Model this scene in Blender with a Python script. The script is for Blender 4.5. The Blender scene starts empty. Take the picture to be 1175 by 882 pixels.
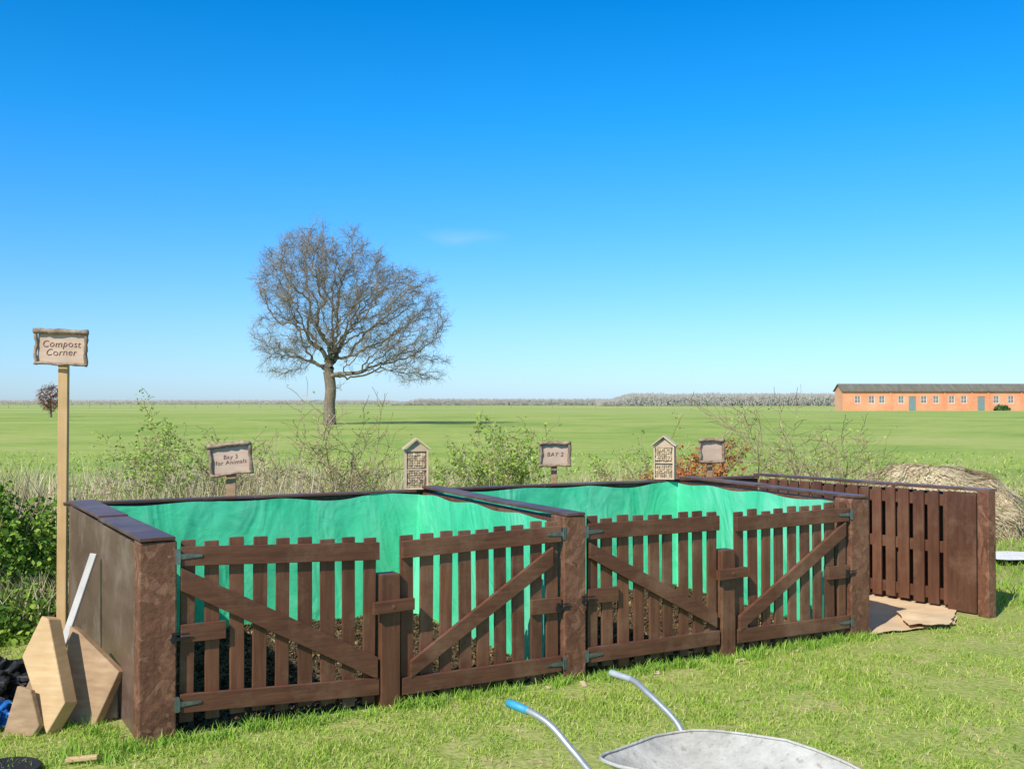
import bpy, math, random
import numpy as np
from mathutils import Vector, Matrix, kdtree, noise
random.seed(7); rng=np.random.default_rng(7)
sc=bpy.context.scene
# ------------------------------------------------------------------ helpers
class MB:
    def __init__(s): s.v=[]; s.f=[]; s.m=[]
    def add(s,vs,fs,mi=0):
        o=len(s.v); s.v.extend([tuple(v) for v in vs]); s.f.extend([tuple(i+o for i in f) for f in fs]); s.m.extend([mi]*len(fs))
    def obox(s,c,ax,ay,az,hx,hy,hz,mi=0):
        c=Vector(c);ax=Vector(ax)*hx;ay=Vector(ay)*hy;az=Vector(az)*hz
        vs=[c+ax*i+ay*j+az*k for k in(-1,1) for j in(-1,1) for i in(-1,1)]
        s.add(vs,[(0,2,3,1),(4,5,7,6),(0,1,5,4),(2,6,7,3),(0,4,6,2),(1,3,7,5)],mi)
    def box(s,x0,x1,y0,y1,z0,z1,mi=0):
        s.obox(((x0+x1)/2,(y0+y1)/2,(z0+z1)/2),(1,0,0),(0,1,0),(0,0,1),abs(x1-x0)/2,abs(y1-y0)/2,abs(z1-z0)/2,mi)
    def prism(s,poly,off,mi=0):
        n=len(poly);off=Vector(off)
        vs=[Vector(p) for p in poly]+[Vector(p)+off for p in poly]
        fs=[tuple(range(n-1,-1,-1)),tuple(range(n,2*n))]+[(i,(i+1)%n,n+(i+1)%n,n+i) for i in range(n)]
        s.add(vs,fs,mi)
    def tube(s,pts,rad,n=8,mi=0,caps=True):
        pts=[Vector(p) for p in pts]
        if not hasattr(rad,'__len__'): rad=[rad]*len(pts)
        rings=[];t0=(pts[1]-pts[0]).normalized()
        ref=Vector((0,0,1)) if abs(t0.z)<.8 else Vector((1,0,0))
        for i,p in enumerate(pts):
            t=(pts[min(i+1,len(pts)-1)]-pts[max(i-1,0)]).normalized()
            x=t.cross(ref)
            if x.length<1e-4: x=t.cross(Vector((0,1,0)))
            x.normalize(); y=t.cross(x)
            rings.append([p+x*math.cos(2*math.pi*k/n)*rad[i]+y*math.sin(2*math.pi*k/n)*rad[i] for k in range(n)])
        vs=[v for r in rings for v in r];fs=[]
        for i in range(len(pts)-1):
            for k in range(n):
                a=i*n+k;b=i*n+(k+1)%n
                fs.append((a,b,b+n,a+n))
        if caps: fs+= [tuple(range(n-1,-1,-1)),tuple(range(len(vs)-n,len(vs)))]
        s.add(vs,fs,mi)
ORG={}
def finish(mb,name,mats,origin=(0,0,0),parent=None,bevel=0,smooth=False,recalc=True):
    me=bpy.data.meshes.new(name)
    o=Vector(origin)
    me.from_pydata([(v[0]-o.x,v[1]-o.y,v[2]-o.z) for v in mb.v],[],mb.f)
    if not isinstance(mats,(list,tuple)): mats=[mats]
    for m in mats: me.materials.append(m)
    if len(mats)>1: me.polygons.foreach_set('material_index',mb.m)
    if smooth: me.polygons.foreach_set('use_smooth',[True]*len(me.polygons))
    if recalc and len(mb.f)<60000:
        import bmesh
        b=bmesh.new();b.from_mesh(me);bmesh.ops.recalc_face_normals(b,faces=b.faces);b.to_mesh(me);b.free()
    me.update()
    ob=bpy.data.objects.new(name,me);sc.collection.objects.link(ob)
    place(ob,origin,parent)
    if bevel:
        md=ob.modifiers.new('b','BEVEL');md.width=bevel;md.segments=2;md.limit_method='ANGLE'
    return ob
def place(ob,origin,parent):
    ORG[ob.name]=Vector(origin)
    if parent is not None:
        ob.parent=parent; ob.location=Vector(origin)-ORG[parent.name]
    else: ob.location=origin
def empty(name,origin,parent=None):
    ob=bpy.data.objects.new(name,None);ob.empty_display_size=.2;sc.collection.objects.link(ob);place(ob,origin,parent);return ob
def tag(ob,label,cat,group=None):
    ob["label"]=label;ob["category"]=cat
    if group: ob["group"]=group
def npmesh(name,verts,faces_flat,nper,mat,origin=(0,0,0),parent=None):
    me=bpy.data.meshes.new(name);nv=len(verts);nf=len(faces_flat)//nper
    me.vertices.add(nv);me.vertices.foreach_set('co',(verts-np.array(origin)).astype(np.float32).ravel())
    me.loops.add(nf*nper);me.loops.foreach_set('vertex_index',faces_flat.astype(np.int32))
    me.polygons.add(nf);me.polygons.foreach_set('loop_start',np.arange(0,nf*nper,nper,dtype=np.int32))
    try: me.polygons.foreach_set('loop_total',np.full(nf,nper,dtype=np.int32))
    except Exception: pass
    me.materials.append(mat);me.update(calc_edges=True);me.validate()
    ob=bpy.data.objects.new(name,me);sc.collection.objects.link(ob);place(ob,origin,parent);return ob
def blades(name,P,H,Wd,lean,mat,origin=(0,0,0),parent=None,kink=.55):
    n=len(P);a=rng.uniform(0,2*np.pi,n);la=rng.uniform(0,2*np.pi,n);L=lean*rng.uniform(.2,1,n)
    wx=np.cos(a)*Wd/2;wy=np.sin(a)*Wd/2;dx=np.cos(la)*L;dy=np.sin(la)*L
    V=np.zeros((n,5,3))
    V[:,0]=P+np.c_[wx,wy,np.zeros(n)];V[:,1]=P-np.c_[wx,wy,np.zeros(n)]
    mid=P+np.c_[dx*.3,dy*.3,H*kink]
    V[:,2]=mid+np.c_[wx,wy,np.zeros(n)]*.8;V[:,3]=mid-np.c_[wx,wy,np.zeros(n)]*.8
    V[:,4]=P+np.c_[dx,dy,H]
    b=(np.arange(n)*5)[:,None]
    F=np.concatenate([b+np.array([0,1,3]),b+np.array([0,3,2]),b+np.array([2,3,4])],axis=1).ravel()
    return npmesh(name,V.reshape(-1,3),F,3,mat,origin,parent)
def flakes(name,P,size,mat,origin=(0,0,0),parent=None,aspect=.6):
    n=len(P);u=rng.normal(size=(n,3));u/=np.linalg.norm(u,axis=1)[:,None]
    w=rng.normal(size=(n,3));w=np.cross(u,w);w/=np.linalg.norm(w,axis=1)[:,None]
    s=(size*rng.uniform(.5,1.2,n))[:,None]
    V=np.stack([P-u*s,P+w*s*aspect,P+u*s,P-w*s*aspect],axis=1)
    F=np.arange(4*n)
    return npmesh(name,V.reshape(-1,3),F,4,mat,origin,parent)
# ------------------------------------------------------------------ materials
def nm(name,rough=.8,spec=.3):
    m=bpy.data.materials.new(name);m.use_nodes=True;nt=m.node_tree;b=nt.nodes['Principled BSDF']
    b.inputs['Roughness'].default_value=rough
    b.inputs['Specular IOR Level'].default_value=spec
    return m,nt,b
def N(nt,t,**k):
    n=nt.nodes.new(t)
    for a,v in k.items(): setattr(n,a,v)
    return n
def ramp(nt,fac,stops):
    r=N(nt,'ShaderNodeValToRGB');e=r.color_ramp.elements
    while len(e)<len(stops): e.new(.5)
    for i,(p,c) in enumerate(stops): e[i].position=p;e[i].color=(*c,1)
    nt.links.new(fac,r.inputs[0]);return r.outputs[0]
def mix(nt,fac,a,b,mode='MIX'):
    m=N(nt,'ShaderNodeMix',data_type='RGBA',blend_type=mode)
    for i,x in ((0,fac),(6,a),(7,b)):
        if hasattr(x,'is_linked') or hasattr(x,'links'): nt.links.new(x,m.inputs[i])
        elif i==0: m.inputs[0].default_value=x
        else: m.inputs[i].default_value=(*x,1)
    return m.outputs[2]
def noi(nt,scale,detail=4,vec=None,sc3=None,dist=0,rough=.55,rot=None):
    n=N(nt,'ShaderNodeTexNoise');n.inputs['Scale'].default_value=scale;n.inputs['Detail'].default_value=detail
    n.inputs['Distortion'].default_value=dist;n.inputs['Roughness'].default_value=rough
    tc=N(nt,'ShaderNodeTexCoord');src=tc.outputs['Object']
    if rot:
        mp=N(nt,'ShaderNodeMapping');mp.inputs['Rotation'].default_value=rot;nt.links.new(src,mp.inputs[0]);src=mp.outputs[0]
    if sc3:
        mp=N(nt,'ShaderNodeMapping');mp.inputs['Scale'].default_value=sc3;nt.links.new(src,mp.inputs[0]);src=mp.outputs[0]
    nt.links.new(src,n.inputs['Vector']);return n.outputs['Fac']
def bump(nt,b,h,st=.3,dist=.01):
    n=N(nt,'ShaderNodeBump');n.inputs['Strength'].default_value=st;n.inputs['Distance'].default_value=dist
    nt.links.new(h,n.inputs['Height']);nt.links.new(n.outputs[0],b.inputs['Normal'])
def wood(name,c1,c2,sc3=(30,30,3),rough=.6,bs=.4,spec=.35,dirt=None,island=True,dstr=.8):
    m,nt,b=nm(name,rough,spec)
    n1=noi(nt,1,5,sc3=sc3);n2=noi(nt,5,4)
    c=ramp(nt,n1,[(.3,c1),(.7,c2)])
    c=mix(nt,ramp(nt,n2,[(.35,(0,0,0)),(.75,(.5,.5,.5))]),c,tuple(x*.6 for x in c1))
    if island:
        g=N(nt,'ShaderNodeNewGeometry')
        mr=N(nt,'ShaderNodeMapRange');mr.inputs[3].default_value=.75;mr.inputs[4].default_value=1.28
        nt.links.new(g.outputs['Random Per Island'],mr.inputs[0])
        hs=N(nt,'ShaderNodeHueSaturation');nt.links.new(mr.outputs[0],hs.inputs['Value']);nt.links.new(c,hs.inputs['Color'])
        c=hs.outputs[0]
    if dirt:
        n3=noi(nt,2.5,6,rough=.7)
        c=mix(nt,ramp(nt,n3,[(.48,(0,0,0)),(.68,(dstr,dstr,dstr))]),c,dirt)
    nt.links.new(c,b.inputs['Base Color'])
    bump(nt,b,n1,bs,.006)
    return m
def islandmat(name,stops,rough=.85,trans=0,spec=.15):
    m,nt,b=nm(name,rough,spec);g=N(nt,'ShaderNodeNewGeometry')
    c=ramp(nt,g.outputs['Random Per Island'],stops)
    nt.links.new(c,b.inputs['Base Color'])
    if trans:
        t=N(nt,'ShaderNodeBsdfTranslucent');nt.links.new(c,t.inputs[0])
        x=N(nt,'ShaderNodeMixShader');x.inputs[0].default_value=trans
        out=nt.nodes['Material Output'];nt.links.new(b.outputs[0],x.inputs[1]);nt.links.new(t.outputs[0],x.inputs[2]);nt.links.new(x.outputs[0],out.inputs[0])
    return m
def plain(name,c,rough=.6,metal=0,var=.25,scale=8,bs=.15):
    m,nt,b=nm(name,rough,.4);b.inputs['Metallic'].default_value=metal
    n=noi(nt,scale,5)
    nt.links.new(ramp(nt,n,[(.3,tuple(x*(1-var) for x in c)),(.7,tuple(min(1,x*(1+var)) for x in c))]),b.inputs['Base Color'])
    bump(nt,b,n,bs,.01);return m
M_brown=wood('brown_fence_paint',(.112,.042,.021),(.195,.08,.04),dirt=(.26,.145,.082),rough=.5,bs=.55)
M_brownrail=wood('brown_rail_paint',(.11,.041,.021),(.19,.078,.04),sc3=(4,4,40),dirt=(.24,.125,.07),rough=.5,bs=.55)
M_slat=wood('brown_slat_paint',(.095,.038,.02),(.16,.07,.038),dirt=(.22,.12,.07),rough=.5)
M_cap=wood('brown_cap_paint',(.085,.038,.026),(.14,.07,.05),sc3=(4,4,4),dirt=(.2,.135,.1),rough=.42)
def chip():
    m,nt,b=nm('painted_chipboard',.5,.4)
    tc=N(nt,'ShaderNodeTexCoord')
    v=N(nt,'ShaderNodeTexVoronoi');v.inputs['Scale'].default_value=26
    ds=N(nt,'ShaderNodeTexNoise');ds.inputs['Scale'].default_value=6;nt.links.new(tc.outputs['Object'],ds.inputs['Vector'])
    vm=N(nt,'ShaderNodeVectorMath',operation='MULTIPLY_ADD');vm.inputs[1].default_value=(.35,.35,.35)
    nt.links.new(ds.outputs['Color'],vm.inputs[0]);nt.links.new(tc.outputs['Object'],vm.inputs[2])
    mp=N(nt,'ShaderNodeMapping');mp.inputs['Scale'].default_value=(1,1,.45);mp.inputs['Rotation'].default_value=(.3,.5,0);nt.links.new(vm.outputs[0],mp.inputs[0])
    nt.links.new(mp.outputs[0],v.inputs['Vector'])
    bw=N(nt,'ShaderNodeRGBToBW');nt.links.new(v.outputs['Color'],bw.inputs[0])
    c=ramp(nt,bw.outputs[0],[(.2,(.105,.038,.019)),(.6,(.19,.075,.039)),(.85,(.3,.15,.085))])
    c=mix(nt,.45,c,ramp(nt,noi(nt,4,6,rough=.7),[(.35,(.1,.037,.019)),(.7,(.31,.15,.085))]))
    nt.links.new(c,b.inputs['Base Color'])
    mm=N(nt,'ShaderNodeMath',operation='MULTIPLY_ADD');mm.inputs[1].default_value=.6;nt.links.new(bw.outputs[0],mm.inputs[0]);nt.links.new(noi(nt,20,5),mm.inputs[2])
    bump(nt,b,mm.outputs[0],.8,.012);return m
M_chip=chip()
M_sidewall=wood('weathered_brown_board',(.13,.072,.05),(.2,.12,.085),sc3=(2,2,9),dirt=(.27,.195,.15),rough=.4)
M_timber=wood('pale_timber',(.64,.4,.18),(.78,.54,.29),sc3=(5,5,40),rough=.7,bs=.2)
M_timberd=wood('brown_timber',(.38,.23,.12),(.54,.36,.2),sc3=(8,8,30),rough=.7,bs=.2)
M_post=wood('sign_post_timber',(.62,.37,.15),(.72,.47,.23),sc3=(30,30,2),rough=.7,bs=.2)
M_greyb=wood('bleached_batten',(.5,.47,.42),(.68,.64,.58),sc3=(20,20,3),rough=.7)
M_bark=wood('log_bark',(.17,.105,.065),(.5,.37,.25),sc3=(25,25,25),bs=.8)
M_panel=wood('sign_board',(.64,.44,.31),(.76,.56,.41),sc3=(3,3,25),bs=.15)
M_bugw=wood('bug_house_wood',(.6,.44,.28),(.74,.57,.38),sc3=(3,3,25),bs=.15)
M_ink=plain('dark_lettering',(.16,.05,.035))
M_steel=plain('hinge_steel',(.2,.24,.25),.35,.8,.3,30)
M_dark=plain('black_iron',(.02,.02,.022),.5,.2)
def liner():
    m,nt,b=nm('green_tarpaulin',.5,.3)
    n=noi(nt,2.2,5,dist=.8);n2=noi(nt,1.3,3,sc3=(2.4,2.4,.8),dist=.8,rot=(.2,.25,.2));n3=noi(nt,7,3,dist=1)
    c=ramp(nt,n,[(.3,(.065,.65,.32)),(.7,(.115,.76,.42))])
    c=mix(nt,ramp(nt,n2,[(.48,(0,0,0)),(.66,(.4,.4,.4))]),c,(.35,.9,.6))
    c=mix(nt,ramp(nt,n2,[(.3,(.5,.5,.5)),(.42,(0,0,0))]),c,(.035,.5,.24))
    nt.links.new(c,b.inputs['Base Color'])
    mm=N(nt,'ShaderNodeMath',operation='MULTIPLY_ADD');mm.inputs[1].default_value=.15;nt.links.new(n3,mm.inputs[0]);nt.links.new(n2,mm.inputs[2])
    bump(nt,b,mm.outputs[0],.5,.09)
    t=N(nt,'ShaderNodeBsdfTranslucent');nt.links.new(c,t.inputs[0])
    x=N(nt,'ShaderNodeMixShader');x.inputs[0].default_value=.15
    out=nt.nodes['Material Output'];nt.links.new(b.outputs[0],x.inputs[1]);nt.links.new(t.outputs[0],x.inputs[2]);nt.links.new(x.outputs[0],out.inputs[0])
    return m
M_liner=liner()
def groundmat():
    m,nt,b=nm('ground_turf',.95,.1)
    tc=N(nt,'ShaderNodeTexCoord');sp=N(nt,'ShaderNodeSeparateXYZ');nt.links.new(tc.outputs['Object'],sp.inputs[0])
    wob=noi(nt,.35,3)
    ma=N(nt,'ShaderNodeMath',operation='MULTIPLY_ADD');nt.links.new(wob,ma.inputs[0]);ma.inputs[1].default_value=4;nt.links.new(sp.outputs[1],ma.inputs[2])
    def band(a,c):
        r=N(nt,'ShaderNodeMapRange');r.inputs[1].default_value=a;r.inputs[2].default_value=c;nt.links.new(ma.outputs[0],r.inputs[0]);return r.outputs[0]
    n1=noi(nt,3.2,5,rough=.7);n2=noi(nt,28,4)
    lawn=ramp(nt,n1,[(.36,(.24,.33,.05)),(.52,(.35,.4,.09)),(.62,(.48,.42,.17)),(.72,(.44,.33,.18))])
    lawn=mix(nt,.5,lawn,ramp(nt,n2,[(.3,(.15,.2,.04)),(.7,(.5,.5,.19))]))
    rough_=ramp(nt,noi(nt,.8,4),[(.35,(.25,.26,.08)),(.65,(.42,.36,.18))])
    f1=noi(nt,.07,7,rough=.75,dist=.6);f2=noi(nt,1.2,5,rough=.7)
    field=ramp(nt,f1,[(.36,(.17,.28,.05)),(.47,(.28,.39,.08)),(.56,(.4,.45,.12)),(.68,(.5,.47,.19))])
    field=mix(nt,.4,field,ramp(nt,f2,[(.3,(.18,.28,.045)),(.7,(.44,.48,.14))]))
    far=ramp(nt,noi(nt,.014,5,sc3=(.6,1.5,1)),[(.38,(.27,.38,.09)),(.5,(.36,.43,.12)),(.62,(.48,.46,.2))])
    c=mix(nt,band(11,13),lawn,rough_)
    c=mix(nt,band(17,30),c,field)
    c=mix(nt,band(110,220),c,far)
    nt.links.new(c,b.inputs['Base Color']);bump(nt,b,n2,.6,.03);return m
M_ground=groundmat()
M_grass=islandmat('grass_blades',[(0,(.2,.36,.035)),(.5,(.35,.5,.065)),(.85,(.5,.57,.12)),(1,(.74,.63,.32))],trans=.2)
M_grassL=islandmat('lush_grass_blades',[(0,(.16,.33,.03)),(.6,(.29,.48,.06)),(1,(.44,.55,.12))],trans=.2)
M_dry=islandmat('dry_stalks',[(0,(.2,.26,.07)),(.2,(.34,.32,.13)),(.5,(.54,.44,.26)),(1,(.78,.66,.46))])
M_litter=islandmat('leaf_litter',[(0,(.06,.04,.02)),(.7,(.12,.08,.042)),(.94,(.22,.15,.07)),(1,(.4,.3,.15))])
M_leaf=islandmat('young_leaves',[(0,(.2,.34,.04)),(.5,(.36,.54,.08)),(1,(.56,.66,.15))],trans=.35)
M_leafd=islandmat('dark_leaves',[(0,(.06,.14,.02)),(.5,(.17,.3,.04)),(1,(.4,.52,.09))],trans=.25)
M_leafb=islandmat('evergreen_leaves',[(0,(.04,.09,.03)),(1,(.14,.22,.06))])
M_leafr=islandmat('russet_leaves',[(0,(.45,.14,.04)),(1,(.68,.31,.1))],trans=.3)
M_twig=islandmat('bramble_stems',[(0,(.17,.11,.07)),(.6,(.33,.23,.14)),(1,(.52,.4,.26))])
M_oak=wood('oak_bark',(.17,.13,.09),(.3,.235,.165),sc3=(6,6,1.5),rough=.9,island=False)
M_oakt=wood('oak_twigs',(.22,.17,.12),(.34,.27,.19),sc3=(1,1,1),rough=.9,island=False)
M_redt=wood('red_brown_twigs',(.2,.09,.06),(.3,.15,.1),sc3=(1,1,1),rough=.9,island=False)
M_wood=islandmat('haze_tinted_far_trees',[(0,(.33,.3,.28)),(.5,(.42,.385,.35)),(1,(.46,.45,.38))])  # pale greyed tones carry distance haze painted into the tree colour
def cement():
    m,nt,b=nm('cement_stained_galvanised',.75,.25);b.inputs['Metallic'].default_value=.05
    a=ramp(nt,noi(nt,5,7,rough=.75),[(.35,(.36,.34,.29)),(.55,(.52,.5,.44)),(.75,(.66,.63,.56))])
    c=mix(nt,ramp(nt,noi(nt,45,4),[(.58,(0,0,0)),(.7,(.7,.7,.7))]),a,(.28,.24,.19))
    nt.links.new(c,b.inputs['Base Color']);bump(nt,b,noi(nt,30,6),.5,.01);return m
M_galv=cement()
M_tube=plain('galvanised_tube',(.5,.51,.5),.4,.6,.1,20)
M_grip=plain('blue_grip',(.05,.33,.48),.5)
M_gripg=plain('worn_grey_grip',(.42,.45,.46),.5)
M_rubber=plain('rubber',(.03,.03,.03),.8)
M_card=plain('kraft_cardboard',(.7,.5,.29),.85,0,.14,4,.4)
M_white=plain('white_sheet',(.75,.73,.7),.7,0,.08)
M_blue=plain('blue_polythene',(.02,.14,.42),.35,0,.4,12,.5)
M_blackp=plain('black_plastic',(.012,.012,.014),.6)

# ------------------------------------------------------------------ ground
mb=MB();mb.add([(-3500,-40,0),(3500,-40,0),(3500,4000,0),(-3500,4000,0)],[(0,1,2,3)])
g=finish(mb,'ground',M_ground,recalc=False);g["kind"]="structure"

# ------------------------------------------------------------------ compost enclosure
O=Vector((-1.82,5.12,0));U=Vector((.876,.482,0)).normalized();V_=Vector((-U.y,U.x,0));Z=Vector((0,0,1))
def W(s,t,z=0): return O+U*s+V_*t+Z*z
def tb(s): return 2.45-.25*(s+.08)/6.03
enc=empty('compost_enclosure',W(0,0))
tag(enc,"dark brown timber compost bays lined with green tarpaulin","compost bin")
def sbox(mb,s0,s1,t0,t1,z0,z1,mi=0):
    mb.obox(W((s0+s1)/2,(t0+t1)/2,(z0+z1)/2),U,V_,Z,(s1-s0)/2,(t1-t0)/2,(z1-z0)/2,mi)
def wallseg(mb,a,b,th,z0,z1):
    a=Vector(a);b=Vector(b);d=(b-a);L=d.length;d.normalize();n=Vector((-d.y,d.x,0))
    c=(a+b)/2;mb.obox((c.x,c.y,(z0+z1)/2),d,n,Z,L/2,th/2,(z1-z0)/2)
def part(mb,name,mat,bevel=.004,parent=enc,**k): return finish(mb,name,mat,W(0,0),parent,bevel,**k)
for (s0,s1,t1,h) in ((0,.18,.16,.985),(2.435,2.59,.16,.985),(4.83,5.01,.16,.985)):
    mb=MB();sbox(mb,s0,s1,0,t1,0,h);part(mb,'pillar',M_chip,.008)
mb=MB();sbox(mb,6.285,6.375,-.02,.08,0,.985);part(mb,'pillar',M_chip,.006)
mb=MB();wallseg(mb,W(.07,.162),W(-.0,2.45),.13,.0,.962);part(mb,'side_wall',M_sidewall)
mb=MB();wallseg(mb,W(-.06,tb(0)+.03),W(5.95,tb(5.95)+.03),.05,0,.955);part(mb,'back_wall',M_brown)
mb=MB();wallseg(mb,W(2.51,.165),W(2.59,tb(2.59)),.10,0,.955);part(mb,'divider_wall',M_brown)
mb=MB();wallseg(mb,W(4.93,.165),W(5.09,tb(5.09)),.10,0,.955);part(mb,'divider_wall',M_brown)
def cap(a,b,w,z,n,h=.009):
    a=Vector(a);b=Vector(b);mb=MB()
    for i in range(n):
        p=a.lerp(b,i/n);q=a.lerp(b,(i+1)/n-.004)
        d=(q-p).normalized();nn=Vector((-d.y,d.x,0));dz=random.uniform(-.002,.004)
        cc=(p+q)/2;tilt=(d+Z*random.uniform(-.006,.006)).normalized()
        mb.obox((cc.x,cc.y,z+dz),tilt,nn,tilt.cross(nn),(q-p).length/2,w/2,h)
    part(mb,'wall_cap',M_cap,.003)
cap(W(.085,-.008),W(.0,2.36),.172,.996,2)
cap(W(-.1,tb(0)+.02),W(2.5,tb(2.5)+.02),.10,.969,2)
cap(W(2.5,tb(2.5)+.025),W(5.95,tb(5.95)+.02),.10,.970,3)
cap(W(2.515,-.006),W(2.58,tb(2.58)-.05),.135,.996,2)
cap(W(4.92,-.006),W(5.08,tb(5.08)-.05),.14,.996,2)
A=W(5.95,2.2);B=W(6.32,.1);d=(B-A);L=d.length;d.normalize();n=Vector((-d.y,d.x,0))
mb=MB();x=0.02
while x<L-.26:
    w=random.choice([.085,.095,.1]);c=A+d*(x+w/2)+n*random.uniform(-.003,.003)
    mb.obox((c.x,c.y,.5+random.uniform(-.01,.01)),d,n,Z,w/2,.010,.455);x+=w+random.choice([.022,.032,.042])
c=A+d*(L-.13);mb.obox((c.x,c.y,.485),d,n,Z,.12,.012,.475)
part(mb,'slatted_side_wall',M_slat,.003)
mb=MB()
for z in(.12,.5,.88):
    c=(A+B)/2+n*.035;mb.obox((c.x,c.y,z),d,n,Z,L/2,.02,.045)
for x in(.1,.75,1.4,L-.05):
    c=A+d*x+n*.1;mb.obox((c.x,c.y,.47),d,n,Z,.045,.04,.47)
x=0.06
while x<L-.05:
    c=A+d*x+n*.155;mb.obox((c.x,c.y,.48),d,n,Z,.048,.01,.46);x+=.118
part(mb,'wall_rail',M_slat,.003)
cap(A+d*(-.05)+n*.05,B+d*.12+n*.03,.12,.985,2)

for s0,h in((1.262,.73),(3.65,.70)):
    mb=MB();sbox(mb,s0,s0+.115,.0,.1,0,h);part(mb,'gate_post',M_brown,.006)
def gate(s0,s1,tzl,tzr,bzl,bzr,brace,hinge_side,npk,block):
    gt=empty('gate',W(s0,.04,.1),enc);L=s1-s0
    f=lambda s,a,b:a+(b-a)*(s-s0)/L
    mb=MB();pw=.078;gap=(L-npk*pw)/(npk-1)
    for i in range(npk):
        a=s0+i*(pw+gap)+random.uniform(-.006,.006);c=a+pw/2
        zt=f(c,tzl,tzr)+.08+random.uniform(-.014,.012);zb=f(c,bzl,bzr)-.085+random.uniform(-.02,.012)
        tilt=random.uniform(-.01,.01);wv=random.uniform(.9,1.05)
        ax=(U+Z*tilt).normalized();az=ax.cross(V_)
        mb.obox(W(c,.041+random.uniform(-.001,.001),(zt+zb)/2),ax,V_,az,pw/2*wv,.009,(zt-zb)/2)
    part(mb,'picket_panel',M_brown,.003,gt)
    for (a,b,h) in((tzl,tzr,.048),(bzl,bzr,.046)):
        mb=MB()
        mb.prism([W(s0-.005,.003,a-h),W(s1+.005,.003,b-h),W(s1+.005,.003,b+h),W(s0-.005,.003,a+h)],V_*.026)
        part(mb,'rail',M_brownrail,.003,gt)
    mb=MB();sa,z0a,z1a,sb,z0b,z1b=brace
    mb.prism([W(sa,-.001,z0a),W(sb,-.001,z0b),W(sb,-.001,z1b),W(sa,-.001,z1a)],V_*.0285)
    part(mb,'diagonal_brace',M_brownrail,.003,gt)
    zc=(tzl+bzl)/2-.02
    mb=MB()
    if hinge_side<0: sbox(mb,s0-.004,s0+block,.0045,.029,zc-.045,zc+.045)
    else: sbox(mb,s1-block,s1+.004,.0045,.029,zc-.045,zc+.045)
    part(mb,'middle_block',M_brownrail,.003,gt)
    for z in (f(s0 if hinge_side<0 else s1,tzl,tzr),f(s0 if hinge_side<0 else s1,bzl,bzr)):
        mb=MB();e=s0-.012 if hinge_side<0 else s1+.012;k=-hinge_side
        sbox(mb,min(e-k*.022,e),max(e-k*.022,e),-.003,.002,z-.038,z+.038)
        p=[W(e,-.002,z-.014),W(e+k*.11,-.002,z-.006),W(e+k*.11,-.002,z+.006),W(e,-.002,z+.014)]
        mb.prism(p,V_*.0045)
        mb.tube([W(e,-.004,z-.032),W(e,-.004,z+.032)],.005,8)
        for q in(.025,.06,.095): mb.tube([W(e+k*q,-.005,z),W(e+k*q,-.001,z)],.004,6)
        part(mb,'hinge',M_steel,0,gt)
    mb=MB();e=s0-.01 if hinge_side<0 else s1+.01
    sbox(mb,e-.045,e+.045,-.005,.003,zc-.03,zc-.015);sbox(mb,e-.04,e-.022,-.006,.003,zc-.04,zc+.012)
    mb.tube([W(e-.03,-.009,zc+.003),W(e+.045,-.009,zc+.003)],.004,6)
    part(mb,'bolt',M_dark,0,gt)
gate(.205,1.25,.905,.86,.175,.125,(.2,.735,.85,1.245,.165,.285),-1,9,.22)
gate(1.395,2.415,.857,.885,.105,.11,(1.44,.145,.24,2.36,.70,.81),1,9,.2)
gate(2.615,3.63,.885,.882,.135,.135,(2.62,.725,.82,3.61,.20,.30),-1,9,.22)
gate(3.79,4.81,.865,.878,.125,.118,(3.80,.15,.255,4.78,.73,.825),1,9,.2)
for s,z in((1.32,.56),(3.71,.55)):
    mb=MB();c=W(s+.005,-.022,z);mb.obox(c,(U+Z*.03).normalized(),V_,Z,.12,.02,.032)
    mb.tube([W(s,-.046,z),W(s,-.04,z)],.012,8)
    part(mb,'turn_button_latch',M_brownrail,.003)
def linersheet(pts,name='tarpaulin_liner'):
    P=[Vector(p) for p in pts];seg=[(P[i+1]-P[i]).length for i in range(len(P)-1)];T=sum(seg)
    nu=int(T/.024);nz=30;vs=[]
    for i in range(nu+1):
        q=i/nu*T;k=0;qq=q
        while k<len(seg)-1 and qq>seg[k]: qq-=seg[k];k+=1
        p=P[k].lerp(P[k+1],qq/seg[k]);dd=(P[k+1]-P[k]).normalized();nn=Vector((dd.y,-dd.x,0))
        dc=min(qq if k>0 else 9, seg[k]-qq if k<len(seg)-1 else 9)
        top=.95+.012*noise.noise(Vector((q*2.2,3,0)))+.006*math.sin(q*9)
        top-= .05*max(0,noise.noise(Vector((q*1.4,9,0))))
        for j in range(nz+1):
            f=j/nz;z=top*(1-f)+.01*f
            amp=.016+.07*f*(1-.4*f)
            w=noise.noise(Vector((q*1.5+.5*f,f*.9,1.7)))*1.1
            w+=.6*noise.noise(Vector((q*4.2+f*.8,f*.6,5)))+.1*noise.noise(Vector((q*11+f*1.3,f*.8,15)))
            w+=.35*(1-2.2*abs(noise.noise(Vector((q*1.8-f*1.2,f*1.2+q*.6,8)))))
            off=.012+amp*(.45+w*.8)+.06*math.exp(-(dc/.12)**2)*(f+.15)
            vs.append(p+nn*max(off,.006)+Z*z)
    fs=[(i*(nz+1)+j,(i+1)*(nz+1)+j,(i+1)*(nz+1)+j+1,i*(nz+1)+j+1) for i in range(nu) for j in range(nz)]
    mb=MB();mb.add(vs,fs);part(mb,name,M_liner,0,smooth=True,recalc=False)
linersheet([W(.15,.2),W(.075,tb(.07)-.005),W(2.53,tb(2.53)-.005),W(2.455,.2)])
linersheet([W(2.57,.2),W(2.645,tb(2.64)-.005),W(5.03,tb(5.03)-.005),W(4.875,.2)])
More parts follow.
